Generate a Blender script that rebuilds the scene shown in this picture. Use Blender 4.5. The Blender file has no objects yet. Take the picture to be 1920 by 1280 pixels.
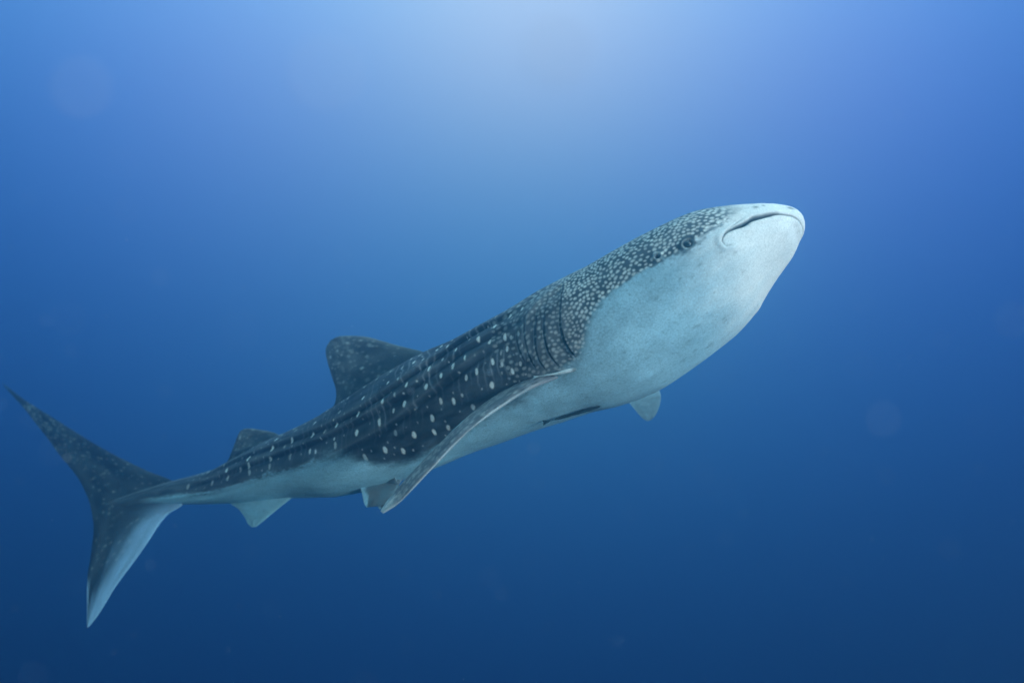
import bpy, math, random
import numpy as np
from mathutils import Vector, Matrix

scene = bpy.context.scene
COL = scene.collection

# ---------------------------------------------------------------- camera
cam_data = bpy.data.cameras.new('camera')
cam = bpy.data.objects.new('camera', cam_data)
COL.objects.link(cam)
cam.location = (0, 0, 0)
cam.rotation_euler = (math.radians(90 + 12), 0, 0)
cam_data.sensor_width = 36
cam_data.lens = 24
cam_data.clip_start = 0.02
cam_data.clip_end = 500
cam_data.dof.use_dof = True
cam_data.dof.focus_distance = 4.75
cam_data.dof.aperture_fstop = 0.38
scene.camera = cam

# ---------------------------------------------------------------- the light of the open sea
def make_world():
    w = bpy.data.worlds.new('World'); scene.world = w; w.use_nodes = True
    nt = w.node_tree; nt.nodes.clear(); N = nt.nodes; K = nt.links
    out = N.new('ShaderNodeOutputWorld'); bg = N.new('ShaderNodeBackground')
    tc = N.new('ShaderNodeTexCoord')
    nrm = N.new('ShaderNodeVectorMath'); nrm.operation = 'NORMALIZE'
    K.new(tc.outputs['Generated'], nrm.inputs[0])
    acc = None
    for a, v, col in WATER_LOBES:
        # one smooth lobe of downwelling light: col * exp(a + v . direction)
        d = N.new('ShaderNodeVectorMath'); d.operation = 'DOT_PRODUCT'; d.inputs[1].default_value = v
        K.new(nrm.outputs[0], d.inputs[0])
        s = N.new('ShaderNodeMath'); s.operation = 'ADD'; s.inputs[1].default_value = a
        K.new(d.outputs['Value'], s.inputs[0])
        e = N.new('ShaderNodeMath'); e.operation = 'EXPONENT'; K.new(s.outputs[0], e.inputs[0])
        m = N.new('ShaderNodeVectorMath'); m.operation = 'SCALE'; m.inputs[0].default_value = col
        K.new(e.outputs[0], m.inputs['Scale'])
        if acc is None: acc = m
        else:
            add = N.new('ShaderNodeVectorMath'); add.operation = 'ADD'
            K.new(acc.outputs[0], add.inputs[0]); K.new(m.outputs[0], add.inputs[1]); acc = add
    K.new(acc.outputs[0], bg.inputs['Color'])
    bg.inputs['Strength'].default_value = 1.0
    K.new(bg.outputs[0], out.inputs['Surface'])
    w.cycles.sampling_method = 'MANUAL'; w.cycles.sample_map_resolution = 512
# downwelling daylight seen from inside the water: brightest towards the surface, dark towards the depths
WATER_LOBES = [(-7, (0.0, 0.0, 7.0), (2.2, 2.6, 2.75)),
               (-3, (0.09, 2.2511, 1.981), (0.0, 0.05583, 0.38601)),
               (-6, (0.1801, 4.5023, 3.962), (0.0689, 0.19273, 0.12795)),
               (-10, (-5.3138, 5.9901, 5.9901), (0.00137, 0.03009, 0.2425)),
               (-10, (5.5171, 5.8975, 5.8975), (0.0, 0.0, 0.22849)),
               (-25, (-7.4334, 17.8402, 15.8579), (0.13, 0.0, 0.0)),
               (-25, (8.3205, 17.62, 15.6622), (0.13, 0.0, 0.0)),
               (-30, (0.8951, 22.08, 20.2897), (0.31009, 0.14465, 0.0)),
               (-60, (1.7903, 44.16, 40.5794), (0.16432, 0.00899, 0.0))]

make_world()

strobe_sun_data = bpy.data.lights.new('strobe_sun', 'SUN')
strobe_sun_data.energy = 4.9
strobe_sun_data.angle = math.radians(12)
strobe_sun_data.color = (1.0, .78, .84)
strobe_sun = bpy.data.objects.new('strobe_sun', strobe_sun_data)
COL.objects.link(strobe_sun)
STROBE_TO = Vector((.74, -.665, .08)).normalized()       # towards the lamp, added low at camera-right in place of a strobe
strobe_sun.rotation_euler = STROBE_TO.to_track_quat('Z', 'Y').to_euler()

scene.view_settings.view_transform = 'Standard'
scene.view_settings.look = 'None'
scene.view_settings.exposure = .22
scene.view_settings.gamma = 1
scene.view_settings.use_curve_mapping = False
scene.render.engine = 'CYCLES'
scene.cycles.use_denoising = True
scene.cycles.max_bounces = 8
scene.cycles.volume_bounces = 2
scene.cycles.transparent_max_bounces = 16
scene.cycles.sample_clamp_indirect = 4

# ---------------------------------------------------------------- shark geometry (pure numpy)
def pchip(x, Y, xq):
    """monotone-ish cubic interpolation of the columns of Y(x) at xq"""
    x = np.asarray(x, float); Y = np.asarray(Y, float); xq = np.asarray(xq, float)
    if Y.ndim == 1:
        return pchip(x, Y[:, None], xq)[:, 0]
    h = np.diff(x)[:, None]; d = np.diff(Y, axis=0) / h
    m = np.zeros_like(Y)
    w1 = 2 * h[1:] + h[:-1]; w2 = h[1:] + 2 * h[:-1]
    prod = d[:-1] * d[1:]
    with np.errstate(divide='ignore', invalid='ignore'):
        mm = (w1 + w2) / (w1 / d[:-1] + w2 / d[1:])
    m[1:-1] = np.where(prod > 0, mm, 0)
    m[0] = d[0]; m[-1] = d[-1]
    i = np.clip(np.searchsorted(x, xq) - 1, 0, len(x) - 2)
    t = ((xq - x[i]) / h[i, 0])[:, None]; hh = h[i]
    return ((2*t**3-3*t**2+1)*Y[i] + (t**3-2*t**2+t)*hh*m[i] + (-2*t**3+3*t**2)*Y[i+1] + (t**3-t**2)*hh*m[i+1])

def catmull(x, Y, xq):
    x = np.asarray(x, float); Y = np.asarray(Y, float)
    if Y.ndim == 1:
        return catmull(x, Y[:, None], xq)[:, 0]
    m = np.gradient(Y, x, axis=0)
    h = np.diff(x)[:, None]
    i = np.clip(np.searchsorted(x, xq) - 1, 0, len(x) - 2)
    t = ((np.asarray(xq) - x[i]) / h[i, 0])[:, None]; hh = h[i]
    return ((2*t**3-3*t**2+1)*Y[i] + (t**3-2*t**2+t)*hh*m[i] + (-2*t**3+3*t**2)*Y[i+1] + (t**3-t**2)*hh*m[i+1])

def unit(v):
    return v / np.maximum(np.linalg.norm(v, axis=-1, keepdims=True), 1e-12)

def sstep(a, b, x):
    t = np.clip((x - a) / (b - a), 0, 1)
    return t * t * (3 - 2 * t)

def section(theta, w, hd, hv, nd, nv):
    """super-ellipse cross-section: theta 0 = right flank, 90 = back, 180 = left flank, 270 = belly"""
    c, s = np.cos(theta), np.sin(theta)
    n = np.where(s >= 0, nd, nv)
    y = w * np.sign(c) * np.abs(c) ** (2 / n)
    z = np.where(s >= 0, hd, hv) * np.sign(s) * np.abs(s) ** (2 / n)
    return y, z

def loft(ST, u, theta):
    """ST rows: u, centre(3), L(3), D(3), w, hd, hv, nd, nv -> points (len(u), len(theta), 3), C, L, D, T, dims"""
    Q = catmull(ST[:, 0], ST[:, 1:10], u)
    P = pchip(ST[:, 0], ST[:, 10:15], u)
    C = Q[:, :3]
    T = unit(np.gradient(C, u, axis=0)) * -1.0      # points to the nose
    L = unit(Q[:, 3:6]); D = unit(Q[:, 6:9])
    y, z = section(theta[None, :], P[:, 0:1], P[:, 1:2], P[:, 2:3], P[:, 3:4], P[:, 4:5])
    return C[:, None] + L[:, None] * y[..., None] + D[:, None] * z[..., None], C, L, D, T, P

# measured shape of the animal
ST = np.array([[0.0, 1.9507, 4.3163, 1.7774, -0.4913, -0.7951, 0.3555, -0.3011, 0.538, 0.7873, 0.0, 0.0, 0.0, 2.2, 2.3], [0.0018, 1.9492, 4.317, 1.7768, -0.4913, -0.7951, 0.3555, -0.3011, 0.538, 0.7873, 0.0287, 0.0137, 0.0205, 2.2, 2.3], [0.0054, 1.946, 4.3184, 1.7756, -0.4913, -0.7951, 0.3555, -0.3011, 0.538, 0.7873, 0.0471, 0.0224, 0.0336, 2.2, 2.3], [0.0108, 1.9412, 4.3205, 1.7738, -0.4913, -0.7951, 0.3555, -0.3011, 0.538, 0.7873, 0.0643, 0.0306, 0.0459, 2.2, 2.3], [0.018, 1.9349, 4.3234, 1.7714, -0.4913, -0.7951, 0.3555, -0.3011, 0.538, 0.7873, 0.0809, 0.0385, 0.0578, 2.2, 2.3], [0.0269, 1.927, 4.3269, 1.7684, -0.4913, -0.7951, 0.3555, -0.3011, 0.538, 0.7873, 0.0972, 0.0463, 0.0694, 2.2, 2.3], [0.0377, 1.9175, 4.3312, 1.7648, -0.4913, -0.7951, 0.3555, -0.3011, 0.538, 0.7873, 0.113, 0.0538, 0.0807, 2.2, 2.3], [0.0503, 1.9064, 4.3362, 1.7606, -0.4913, -0.7951, 0.3555, -0.3011, 0.538, 0.7873, 0.1287, 0.0613, 0.0919, 2.2, 2.3], [0.0629, 1.8953, 4.3411, 1.7564, -0.4913, -0.7951, 0.3555, -0.3011, 0.538, 0.7873, 0.1422, 0.0677, 0.1016, 2.2, 2.3], [0.0763, 1.8834, 4.3465, 1.7519, -0.4913, -0.7951, 0.3555, -0.3011, 0.538, 0.7873, 0.1552, 0.0739, 0.1109, 2.2, 2.3], [0.0898, 1.8715, 4.3518, 1.7474, -0.4913, -0.7951, 0.3555, -0.3011, 0.538, 0.7873, 0.167, 0.0795, 0.1193, 2.2, 2.3], [0.1766, 1.8006, 4.3761, 1.7037, -0.4706, -0.8051, 0.3611, -0.2873, 0.5268, 0.8, 0.2414, 0.1196, 0.1736, 2.2, 2.2957], [0.2942, 1.6999, 4.407, 1.6514, -0.4425, -0.8179, 0.3677, -0.2696, 0.5124, 0.8154, 0.3146, 0.1652, 0.228, 2.2, 2.2902], [0.4213, 1.5914, 4.4401, 1.5942, -0.4597, -0.8109, 0.3622, -0.2771, 0.5184, 0.809, 0.3878, 0.2164, 0.2833, 2.2, 2.2847], [0.5906, 1.451, 4.4886, 1.5127, -0.5034, -0.7928, 0.3437, -0.2906, 0.5299, 0.7967, 0.4738, 0.2843, 0.3539, 2.2, 2.2771], [0.7846, 1.2964, 4.55, 1.4131, -0.5219, -0.7875, 0.3278, -0.2838, 0.5227, 0.8039, 0.5194, 0.3362, 0.4043, 2.2, 2.2677], [0.9882, 1.1312, 4.6185, 1.3157, -0.5223, -0.7931, 0.3135, -0.2679, 0.5016, 0.8226, 0.5394, 0.3752, 0.4382, 2.2, 2.2557], [1.2002, 0.9599, 4.6937, 1.216, -0.5222, -0.7994, 0.2971, -0.2612, 0.4815, 0.8366, 0.5493, 0.4077, 0.4647, 2.1882, 2.2373], [1.4169, 0.7832, 4.7725, 1.1184, -0.4791, -0.8248, 0.3002, -0.2112, 0.4403, 0.8727, 0.5536, 0.4354, 0.4862, 2.1317, 2.2065], [1.6346, 0.591, 4.8475, 1.0486, -0.4335, -0.8518, 0.2941, -0.154, 0.3916, 0.9072, 0.5441, 0.4492, 0.4928, 2.0596, 2.1741], [1.868, 0.3826, 4.9295, 0.9831, -0.4475, -0.8585, 0.2503, -0.1762, 0.3591, 0.9165, 0.5159, 0.4461, 0.4803, 2.0013, 2.1505], [2.1115, 0.1733, 5.022, 0.8998, -0.4607, -0.8616, 0.2132, -0.2027, 0.336, 0.9198, 0.4888, 0.4411, 0.4662, 1.9646, 2.1388], [2.3638, -0.0458, 5.1182, 0.8198, -0.456, -0.8694, 0.1905, -0.2096, 0.3129, 0.9264, 0.4676, 0.4368, 0.4537, 1.929, 2.1304], [2.6305, -0.2756, 5.2205, 0.7312, -0.4424, -0.8789, 0.1786, -0.2063, 0.2935, 0.9334, 0.4489, 0.4301, 0.4397, 1.8964, 2.1236], [2.9084, -0.521, 5.3229, 0.6505, -0.4391, -0.8861, 0.1482, -0.2345, 0.2723, 0.9332, 0.4417, 0.4329, 0.4371, 1.8703, 2.1168], [3.1913, -0.7617, 5.4306, 0.548, -0.4443, -0.8895, 0.1069, -0.2831, 0.2527, 0.9252, 0.4329, 0.431, 0.4319, 1.8541, 2.1086], [3.4811, -1.0078, 5.541, 0.442, -0.4374, -0.8941, 0.0963, -0.2827, 0.2384, 0.9291, 0.4128, 0.4128, 0.4128, 1.8502, 2.0968], [3.7717, -1.257, 5.6506, 0.3407, -0.4221, -0.899, 0.1169, -0.2368, 0.2338, 0.943, 0.3831, 0.3831, 0.3831, 1.855, 2.0751], [4.0571, -1.511, 5.7543, 0.2617, -0.4008, -0.9024, 0.1581, -0.1575, 0.2378, 0.9584, 0.3449, 0.3449, 0.3449, 1.8644, 2.0481], [4.3545, -1.7827, 5.8598, 0.2026, -0.3918, -0.9049, 0.1665, -0.1187, 0.2292, 0.9661, 0.2964, 0.2964, 0.2964, 1.8769, 2.022], [4.6638, -2.0645, 5.972, 0.1421, -0.3955, -0.9107, 0.1189, -0.1584, 0.1952, 0.9679, 0.2573, 0.2563, 0.2563, 1.8909, 2.004], [4.9821, -2.3503, 6.0882, 0.0636, -0.3786, -0.9204, 0.0976, -0.1746, 0.1746, 0.969, 0.2093, 0.2044, 0.2044, 1.9049, 2.0], [5.2811, -2.6249, 6.1885, 0.0012, -0.3384, -0.9291, 0.149, -0.1053, 0.1947, 0.9752, 0.1584, 0.1517, 0.1517, 1.9211, 2.0], [5.5222, -2.8531, 6.26, -0.0294, -0.3052, -0.934, 0.1857, -0.0546, 0.2118, 0.9758, 0.127, 0.121, 0.121, 1.9363, 2.0], [5.7267, -3.0482, 6.3173, -0.0511, -0.2939, -0.9384, 0.1819, -0.0545, 0.2065, 0.9769, 0.1024, 0.1007, 0.1007, 1.95, 2.0], [5.9335, -3.2456, 6.374, -0.0754, -0.2967, -0.9437, 0.1463, -0.0927, 0.181, 0.9791, 0.0733, 0.0777, 0.0777, 1.9642, 2.0], [6.2058, -3.5028, 6.4502, -0.122, -0.3019, -0.9487, 0.0939, -0.1477, 0.1438, 0.9785, 0.0424, 0.0519, 0.0519, 1.9825, 2.0], [6.4854, -3.7654, 6.5294, -0.1768, -0.3014, -0.9509, 0.07, -0.1664, 0.1248, 0.9781, 0.0129, 0.0184, 0.0184, 2.0, 2.0], [6.5354, -3.8123, 6.5436, -0.1865, -0.3014, -0.9509, 0.07, -0.1664, 0.1248, 0.9781, 0.0003, 0.0004, 0.0004, 2.0, 2.0]])
MOUTH = [[0.542, -0.672], [0.57, -0.646], [0.575, -0.55], [0.537, -0.454], [0.476, -0.419], [0.411, -0.41], [0.341, -0.332], [0.271, -0.332], [0.201, -0.34], [0.14, -0.497], [0.089, -0.742], [0.07, -0.951]]
LABIAL = [[0.388, -0.262], [0.444, -0.314], [0.495, -0.384], [0.533, -0.445]]
GILLS = [[[1.602, 0.576], [1.63, 0.332], [1.649, 0.166], [1.686, -0.07], [1.714, -0.262], [1.724, -0.506], [1.714, -0.637], [1.696, -0.777]], [[1.728, 0.384], [1.766, 0.157], [1.808, -0.087], [1.841, -0.332], [1.85, -0.567], [1.822, -0.803]], [[1.817, 0.279], [1.845, 0.061], [1.887, -0.157], [1.92, -0.367], [1.934, -0.559], [1.92, -0.724]], [[1.925, 0.166], [1.962, -0.07], [1.981, -0.288], [1.985, -0.497], [1.976, -0.646]], [[1.99, 0.166], [2.023, -0.035], [2.037, -0.227], [2.032, -0.41], [2.027, -0.524]]]
SHOULDER = [[1.584, 0.358], [1.696, 0.34], [1.799, 0.279], [1.887, 0.157], [1.953, 0.0], [2.018, -0.166]]
EYE = [0.743, -0.279]
SPIR = [0.934, -0.183]
RIDGES = [[[1.859, 0.401], [2.032, 0.497], [2.21, 0.541], [2.453, 0.576], [2.607, 0.532], [2.803, 0.34], [3.036, 0.279], [3.359, 0.236], [3.765, 0.279], [4.256, 0.358], [4.625, 0.463], [5.055, 0.707]], [[1.864, 0.122], [2.121, 0.253], [2.378, 0.253], [2.625, 0.227], [2.803, 0.087], [2.985, -0.009], [3.335, 0.009], [3.583, 0.052], [4.036, 0.044], [4.475, 0.079], [4.863, 0.175], [5.293, 0.236]], [[2.051, 0.0], [2.322, -0.009], [2.471, -0.052], [2.611, -0.105], [2.84, -0.227], [3.097, -0.314], [3.401, -0.349], [3.634, -0.332], [3.933, -0.419], [4.466, -0.445], [4.97, -0.436], [5.297, -0.524], [5.615, -0.593]]]
EDGE = [[0.187, 0.044], [0.341, -0.061], [0.406, -0.079], [0.528, -0.236], [0.635, -0.288], [0.715, -0.349], [0.761, -0.323], [0.85, -0.297], [0.948, -0.262], [1.116, -0.253], [1.28, -0.227], [1.429, -0.288], [1.537, -0.454], [1.607, -0.654], [1.691, -0.846], [1.845, -0.89], [2.06, -0.899], [2.387, -0.96], [2.747, -1.1], [3.116, -1.239], [3.359, -1.091], [3.499, -0.899], [3.602, -0.611], [3.789, -0.401], [4.134, -0.41], [4.466, -0.445], [4.97, -0.436], [5.297, -0.524], [5.55, -0.55], [5.807, -0.541]]
SPOTS = [[2.915, 0.585, 0.0163, 0.95], [2.822, 0.497, 0.012, 0.7], [3.022, 0.628, 0.0123, 0.4], [3.13, 0.401, 0.0143, 0.9], [3.027, 0.314, 0.0121, 0.45], [2.957, 0.087, 0.0151, 1.0], [3.069, 0.035, 0.012, 0.5], [3.382, 0.419, 0.0168, 0.85], [3.181, 0.052, 0.0162, 1.0], [3.008, -0.192, 0.0181, 1.0], [3.111, -0.192, 0.0135, 0.55], [3.434, 0.105, 0.0166, 1.0], [3.644, 0.428, 0.0129, 0.7], [2.723, 0.663, 0.0141, 0.95], [2.602, 0.524, 0.0138, 0.7], [2.518, 0.305, 0.0147, 1.0], [2.467, 0.689, 0.0143, 1.0], [2.611, 0.82, 0.0121, 0.7], [2.35, 0.838, 0.0119, 0.7], [2.219, 0.672, 0.0117, 0.8], [2.396, 0.375, 0.0115, 0.5], [2.312, 0.244, 0.0174, 1.0], [2.228, 0.079, 0.0157, 0.6], [2.172, 0.34, 0.0166, 1.0], [2.046, 0.384, 0.0165, 1.0], [2.107, 0.017, 0.0169, 1.0], [2.065, -0.044, 0.0128, 0.5], [2.116, -0.166, 0.0146, 0.75], [2.004, -0.061, 0.0131, 0.5], [1.981, 0.524, 0.0113, 0.6], [1.948, 0.358, 0.0127, 0.8], [2.443, 0.026, 0.0136, 0.8], [2.555, 0.0, 0.0183, 1.0], [2.639, 0.244, 0.0117, 0.5], [2.756, 0.183, 0.0164, 1.0], [2.247, -0.236, 0.0169, 1.0], [2.186, -0.332, 0.0128, 0.6], [2.387, -0.253, 0.0164, 1.0], [2.135, -0.506, 0.0152, 0.9], [2.06, -0.463, 0.013, 0.5], [2.168, -0.175, 0.011, 0.4], [2.803, -0.113, 0.0186, 1.0], [2.667, -0.052, 0.0154, 0.9], [2.481, -0.262, 0.015, 0.7], [2.317, -0.55, 0.0199, 0.85], [2.733, -0.419, 0.0161, 0.55], [2.639, -0.506, 0.0175, 0.95], [2.523, -0.733, 0.0188, 0.6], [2.85, -0.62, 0.0194, 0.95], [2.896, -0.855, 0.018, 0.75], [3.05, -0.724, 0.0214, 0.85], [2.78, -0.89, 0.0178, 0.5], [2.56, -0.48, 0.0113, 0.45], [3.952, 0.524, 0.0152, 0.8], [3.667, 0.131, 0.0162, 0.95], [3.943, 0.175, 0.0167, 0.85], [3.485, -0.201, 0.0199, 0.95], [3.256, -0.236, 0.0194, 0.95], [3.177, -0.532, 0.0168, 0.4], [3.331, -0.716, 0.022, 0.8], [3.209, -0.89, 0.0202, 0.7], [3.518, -0.681, 0.0208, 0.5], [3.718, -0.105, 0.0102, 0.8], [3.714, -0.236, 0.0187, 0.5], [3.985, -0.175, 0.015, 0.7], [3.798, 0.131, 0.0147, 0.45], [3.924, -0.218, 0.0131, 0.6], [4.405, 0.567, 0.017, 0.9], [4.19, 0.271, 0.0164, 0.95], [4.2, 0.62, 0.0138, 0.6], [4.419, 0.271, 0.0168, 0.8], [4.433, -0.044, 0.0158, 0.55], [4.685, 0.271, 0.0164, 0.85], [4.676, 0.017, 0.0154, 0.6], [4.671, -0.218, 0.0182, 0.4], [4.956, 0.236, 0.0169, 0.9], [4.947, -0.105, 0.0178, 0.45], [5.433, 1.152, 0.017, 0.7], [5.031, 0.646, 0.0131, 0.6], [5.461, -0.009, 0.019, 0.4], [4.209, -0.157, 0.0181, 0.35], [4.443, -0.244, 0.0168, 0.35], [5.157, -0.087, 0.0173, 0.4], [4.779, 0.0, 0.0146, 0.4], [4.265, 0.148, 0.0137, 0.4]]
FINS = {'dorsal_one': ([[-0.658, 5.446, 1.034], [-0.734, 5.491, 1.082], [-0.85, 5.554, 1.122], [-0.968, 5.619, 1.162], [-1.11, 5.697, 1.216], [-1.246, 5.772, 1.265], [-1.373, 5.839, 1.291], [-1.481, 5.894, 1.303], [-1.561, 5.934, 1.3], [-1.614, 5.957, 1.281]], [[-1.615, 5.853, 0.545], [-1.541, 5.83, 0.643], [-1.509, 5.827, 0.734], [-1.524, 5.848, 0.829], [-1.559, 5.877, 0.912], [-1.601, 5.912, 1.008], [-1.638, 5.943, 1.099], [-1.657, 5.963, 1.17], [-1.656, 5.97, 1.22], [-1.638, 5.965, 1.253]], [0.16, 0.125, 0.1, 0.086, 0.074, 0.064, 0.054, 0.045, 0.034, 0.012], [-0.442, -0.888, 0.126]), 'dorsal_two': ([[-1.962, 5.96, 0.389], [-2.052, 6.007, 0.452], [-2.149, 6.053, 0.479], [-2.247, 6.098, 0.496], [-2.328, 6.134, 0.509], [-2.397, 6.165, 0.511]], [[-2.611, 6.208, 0.131], [-2.55, 6.193, 0.215], [-2.517, 6.188, 0.29], [-2.495, 6.188, 0.366], [-2.472, 6.188, 0.442], [-2.451, 6.185, 0.489]], [0.07, 0.055, 0.045, 0.038, 0.03, 0.012], [-0.396, -0.911, 0.119]), 'anal': ([[-1.708, 5.8, 0.031], [-1.832, 5.836, -0.087], [-1.926, 5.867, -0.157], [-2.006, 5.892, -0.218], [-2.067, 5.911, -0.267], [-2.115, 5.927, -0.302], [-2.153, 5.939, -0.329]], [[-2.528, 6.141, -0.073], [-2.447, 6.095, -0.145], [-2.362, 6.052, -0.184], [-2.304, 6.02, -0.232], [-2.264, 5.996, -0.275], [-2.231, 5.976, -0.313], [-2.195, 5.957, -0.334]], [0.08, 0.06, 0.05, 0.042, 0.034, 0.024, 0.01], [-0.395, -0.908, 0.137]), 'caudal': ([[-5.495, 7.306, 1.088], [-5.291, 7.221, 0.978], [-5.094, 7.139, 0.877], [-4.759, 7.004, 0.723], [-4.438, 6.875, 0.576], [-4.132, 6.752, 0.435], [-3.841, 6.637, 0.311], [-3.567, 6.53, 0.207], [-3.337, 6.442, 0.126], [-3.149, 6.373, 0.072], [-2.989, 6.309, 0.0], [-2.916, 6.271, -0.074], [-2.951, 6.264, -0.167], [-3.07, 6.288, -0.237], [-3.152, 6.294, -0.339], [-3.214, 6.291, -0.453], [-3.274, 6.29, -0.553], [-3.338, 6.291, -0.653], [-3.411, 6.293, -0.76], [-3.482, 6.294, -0.872], [-3.539, 6.288, -0.99], [-3.598, 6.286, -1.099], [-3.663, 6.289, -1.186]], [[-5.468, 7.292, 1.057], [-5.288, 7.211, 0.931], [-5.113, 7.132, 0.808], [-4.898, 7.032, 0.643], [-4.691, 6.937, 0.484], [-4.505, 6.848, 0.331], [-4.331, 6.769, 0.204], [-4.176, 6.697, 0.081], [-4.066, 6.641, -0.029], [-3.977, 6.592, -0.137], [-3.917, 6.554, -0.233], [-3.867, 6.518, -0.337], [-3.842, 6.494, -0.421], [-3.829, 6.474, -0.504], [-3.819, 6.456, -0.577], [-3.809, 6.439, -0.65], [-3.805, 6.424, -0.721], [-3.798, 6.41, -0.784], [-3.779, 6.39, -0.854], [-3.761, 6.371, -0.923], [-3.737, 6.349, -1.0], [-3.709, 6.322, -1.092], [-3.678, 6.293, -1.191]], [0.006, 0.012, 0.018, 0.024, 0.03, 0.036, 0.043, 0.05, 0.056, 0.062, 0.066, 0.068, 0.066, 0.06, 0.054, 0.048, 0.042, 0.036, 0.03, 0.024, 0.018, 0.012, 0.006], [-0.294, -0.938, 0.183]), 'pectoral_right': ([[0.541, 4.711, 0.826], [0.383, 4.564, 0.749], [0.247, 4.474, 0.691], [0.129, 4.425, 0.634], [0.034, 4.387, 0.573], [-0.068, 4.361, 0.503], [-0.169, 4.34, 0.431], [-0.269, 4.327, 0.347], [-0.368, 4.322, 0.252], [-0.459, 4.323, 0.153], [-0.547, 4.327, 0.062], [-0.629, 4.335, -0.026], [-0.697, 4.344, -0.094], [-0.756, 4.351, -0.135], [-0.799, 4.357, -0.161]], [[0.167, 4.897, 0.914], [0.116, 4.862, 0.837], [0.038, 4.807, 0.758], [-0.049, 4.753, 0.677], [-0.118, 4.694, 0.617], [-0.2, 4.647, 0.549], [-0.288, 4.603, 0.471], [-0.363, 4.567, 0.397], [-0.439, 4.533, 0.317], [-0.521, 4.501, 0.228], [-0.599, 4.478, 0.142], [-0.676, 4.456, 0.054], [-0.744, 4.433, -0.03], [-0.791, 4.406, -0.095], [-0.82, 4.377, -0.149]], [0.16, 0.14, 0.12, 0.105, 0.096, 0.088, 0.082, 0.076, 0.07, 0.064, 0.058, 0.05, 0.04, 0.028, 0.01], [-0.545, -0.362, 0.756]), 'pectoral_left': ([[1.043, 5.375, 0.925], [1.13, 5.464, 0.844], [1.208, 5.561, 0.771], [1.242, 5.673, 0.728], [1.255, 5.783, 0.687], [1.254, 5.875, 0.643], [1.239, 5.945, 0.6], [1.213, 5.982, 0.571]], [[0.724, 5.402, 0.8], [0.848, 5.449, 0.721], [0.937, 5.482, 0.664], [0.984, 5.54, 0.632], [1.023, 5.617, 0.606], [1.064, 5.703, 0.584], [1.115, 5.81, 0.563], [1.166, 5.914, 0.555]], [0.12, 0.1, 0.085, 0.075, 0.062, 0.05, 0.035, 0.012], [-0.539, 0.385, 0.749]), 'pelvic_right': ([[-0.793, 5.569, 0.176], [-0.87, 5.465, 0.041], [-0.892, 5.405, -0.012], [-0.915, 5.385, -0.064], [-0.953, 5.375, -0.112], [-1.012, 5.372, -0.143]], [[-1.191, 5.624, 0.114], [-1.197, 5.517, -0.008], [-1.173, 5.476, -0.053], [-1.161, 5.464, -0.093], [-1.148, 5.451, -0.129], [-1.127, 5.437, -0.157]], [0.06, 0.05, 0.042, 0.034, 0.026, 0.01], [-0.276, -0.755, 0.595]), 'pelvic_left': ([[-0.917, 5.311, 0.206], [-0.897, 5.409, 0.048], [-0.869, 5.453, -0.017], [-0.873, 5.474, -0.074], [-0.893, 5.5, -0.126], [-0.93, 5.542, -0.163]], [[-1.215, 5.575, 0.12], [-1.147, 5.622, -0.02], [-1.104, 5.621, -0.069], [-1.09, 5.61, -0.11], [-1.075, 5.602, -0.147], [-1.054, 5.589, -0.175]], [0.06, 0.05, 0.042, 0.034, 0.026, 0.01], [0.463, 0.78, 0.421])}
REMORA_SURF = [([0.185, 4.524, 0.74], [-0.274, -0.828, -0.489]), ([0.301, 4.483, 0.748], [-0.235, -0.793, -0.562]), ([0.43, 4.431, 0.767], [-0.202, -0.772, -0.602]), ([0.26, 4.851, 0.475], [0.148, -0.332, -0.931]), ([0.442, 4.795, 0.526], [0.153, -0.315, -0.937]), ([0.616, 4.74, 0.563], [0.105, -0.288, -0.952])]
SPECKS = [[0.276, 0.0], [0.22, 0.044], [0.065, -0.113], [0.051, -0.113], [0.234, -0.401], [0.565, -1.196], [0.663, -1.318], [0.878, -1.3], [0.617, -0.698], [0.547, -0.838], [0.757, -0.663], [0.981, -1.353], [1.415, -1.004], [1.322, -1.283], [1.766, -1.414], [1.644, 4.669], [1.504, 4.547], [1.439, -1.082], [0.958, -1.379], [1.065, -1.475], [1.079, -0.681], [0.808, 4.695]]

# ---------------------------------------------------------------- helpers
rng = np.random.default_rng(11)

def tag(o, label=None, cat=None, group=None, kind=None):
    if label: o['label'] = label
    if cat: o['category'] = cat
    if group: o['group'] = group
    if kind: o['kind'] = kind
    return o

def mesh_obj(name, V, Fq, mat, parent=None, color=None, smooth=True):
    me = bpy.data.meshes.new(name)
    V = np.asarray(V, np.float32); Fq = np.asarray(Fq, np.int32)
    me.vertices.add(len(V)); me.vertices.foreach_set('co', V.ravel())
    k = Fq.shape[1]
    me.loops.add(Fq.size); me.loops.foreach_set('vertex_index', Fq.ravel())
    me.polygons.add(len(Fq)); me.polygons.foreach_set('loop_start', np.arange(0, Fq.size, k, dtype=np.int32))
    me.polygons.foreach_set('use_smooth', np.full(len(Fq), smooth))
    me.update(calc_edges=True); me.validate()
    if color is not None:
        at = me.color_attributes.new('pigment', 'FLOAT_COLOR', 'POINT')
        c = np.ones((len(V), 4), np.float32); c[:, :3] = color
        at.data.foreach_set('color', c.ravel())
    me.materials.append(mat)
    o = bpy.data.objects.new(name, me); COL.objects.link(o)
    if parent: o.parent = parent
    return o

def grid_faces(nu, nv, off=0, wrap=True):
    i = np.arange(nu - 1)[:, None]; j = np.arange(nv if wrap else nv - 1)[None]
    j2 = (j + 1) % nv
    a = i * nv + j; b = i * nv + j2; c = (i + 1) * nv + j2; d = (i + 1) * nv + j
    return np.stack([a, b, c, d], -1).reshape(-1, 4) + off

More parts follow.
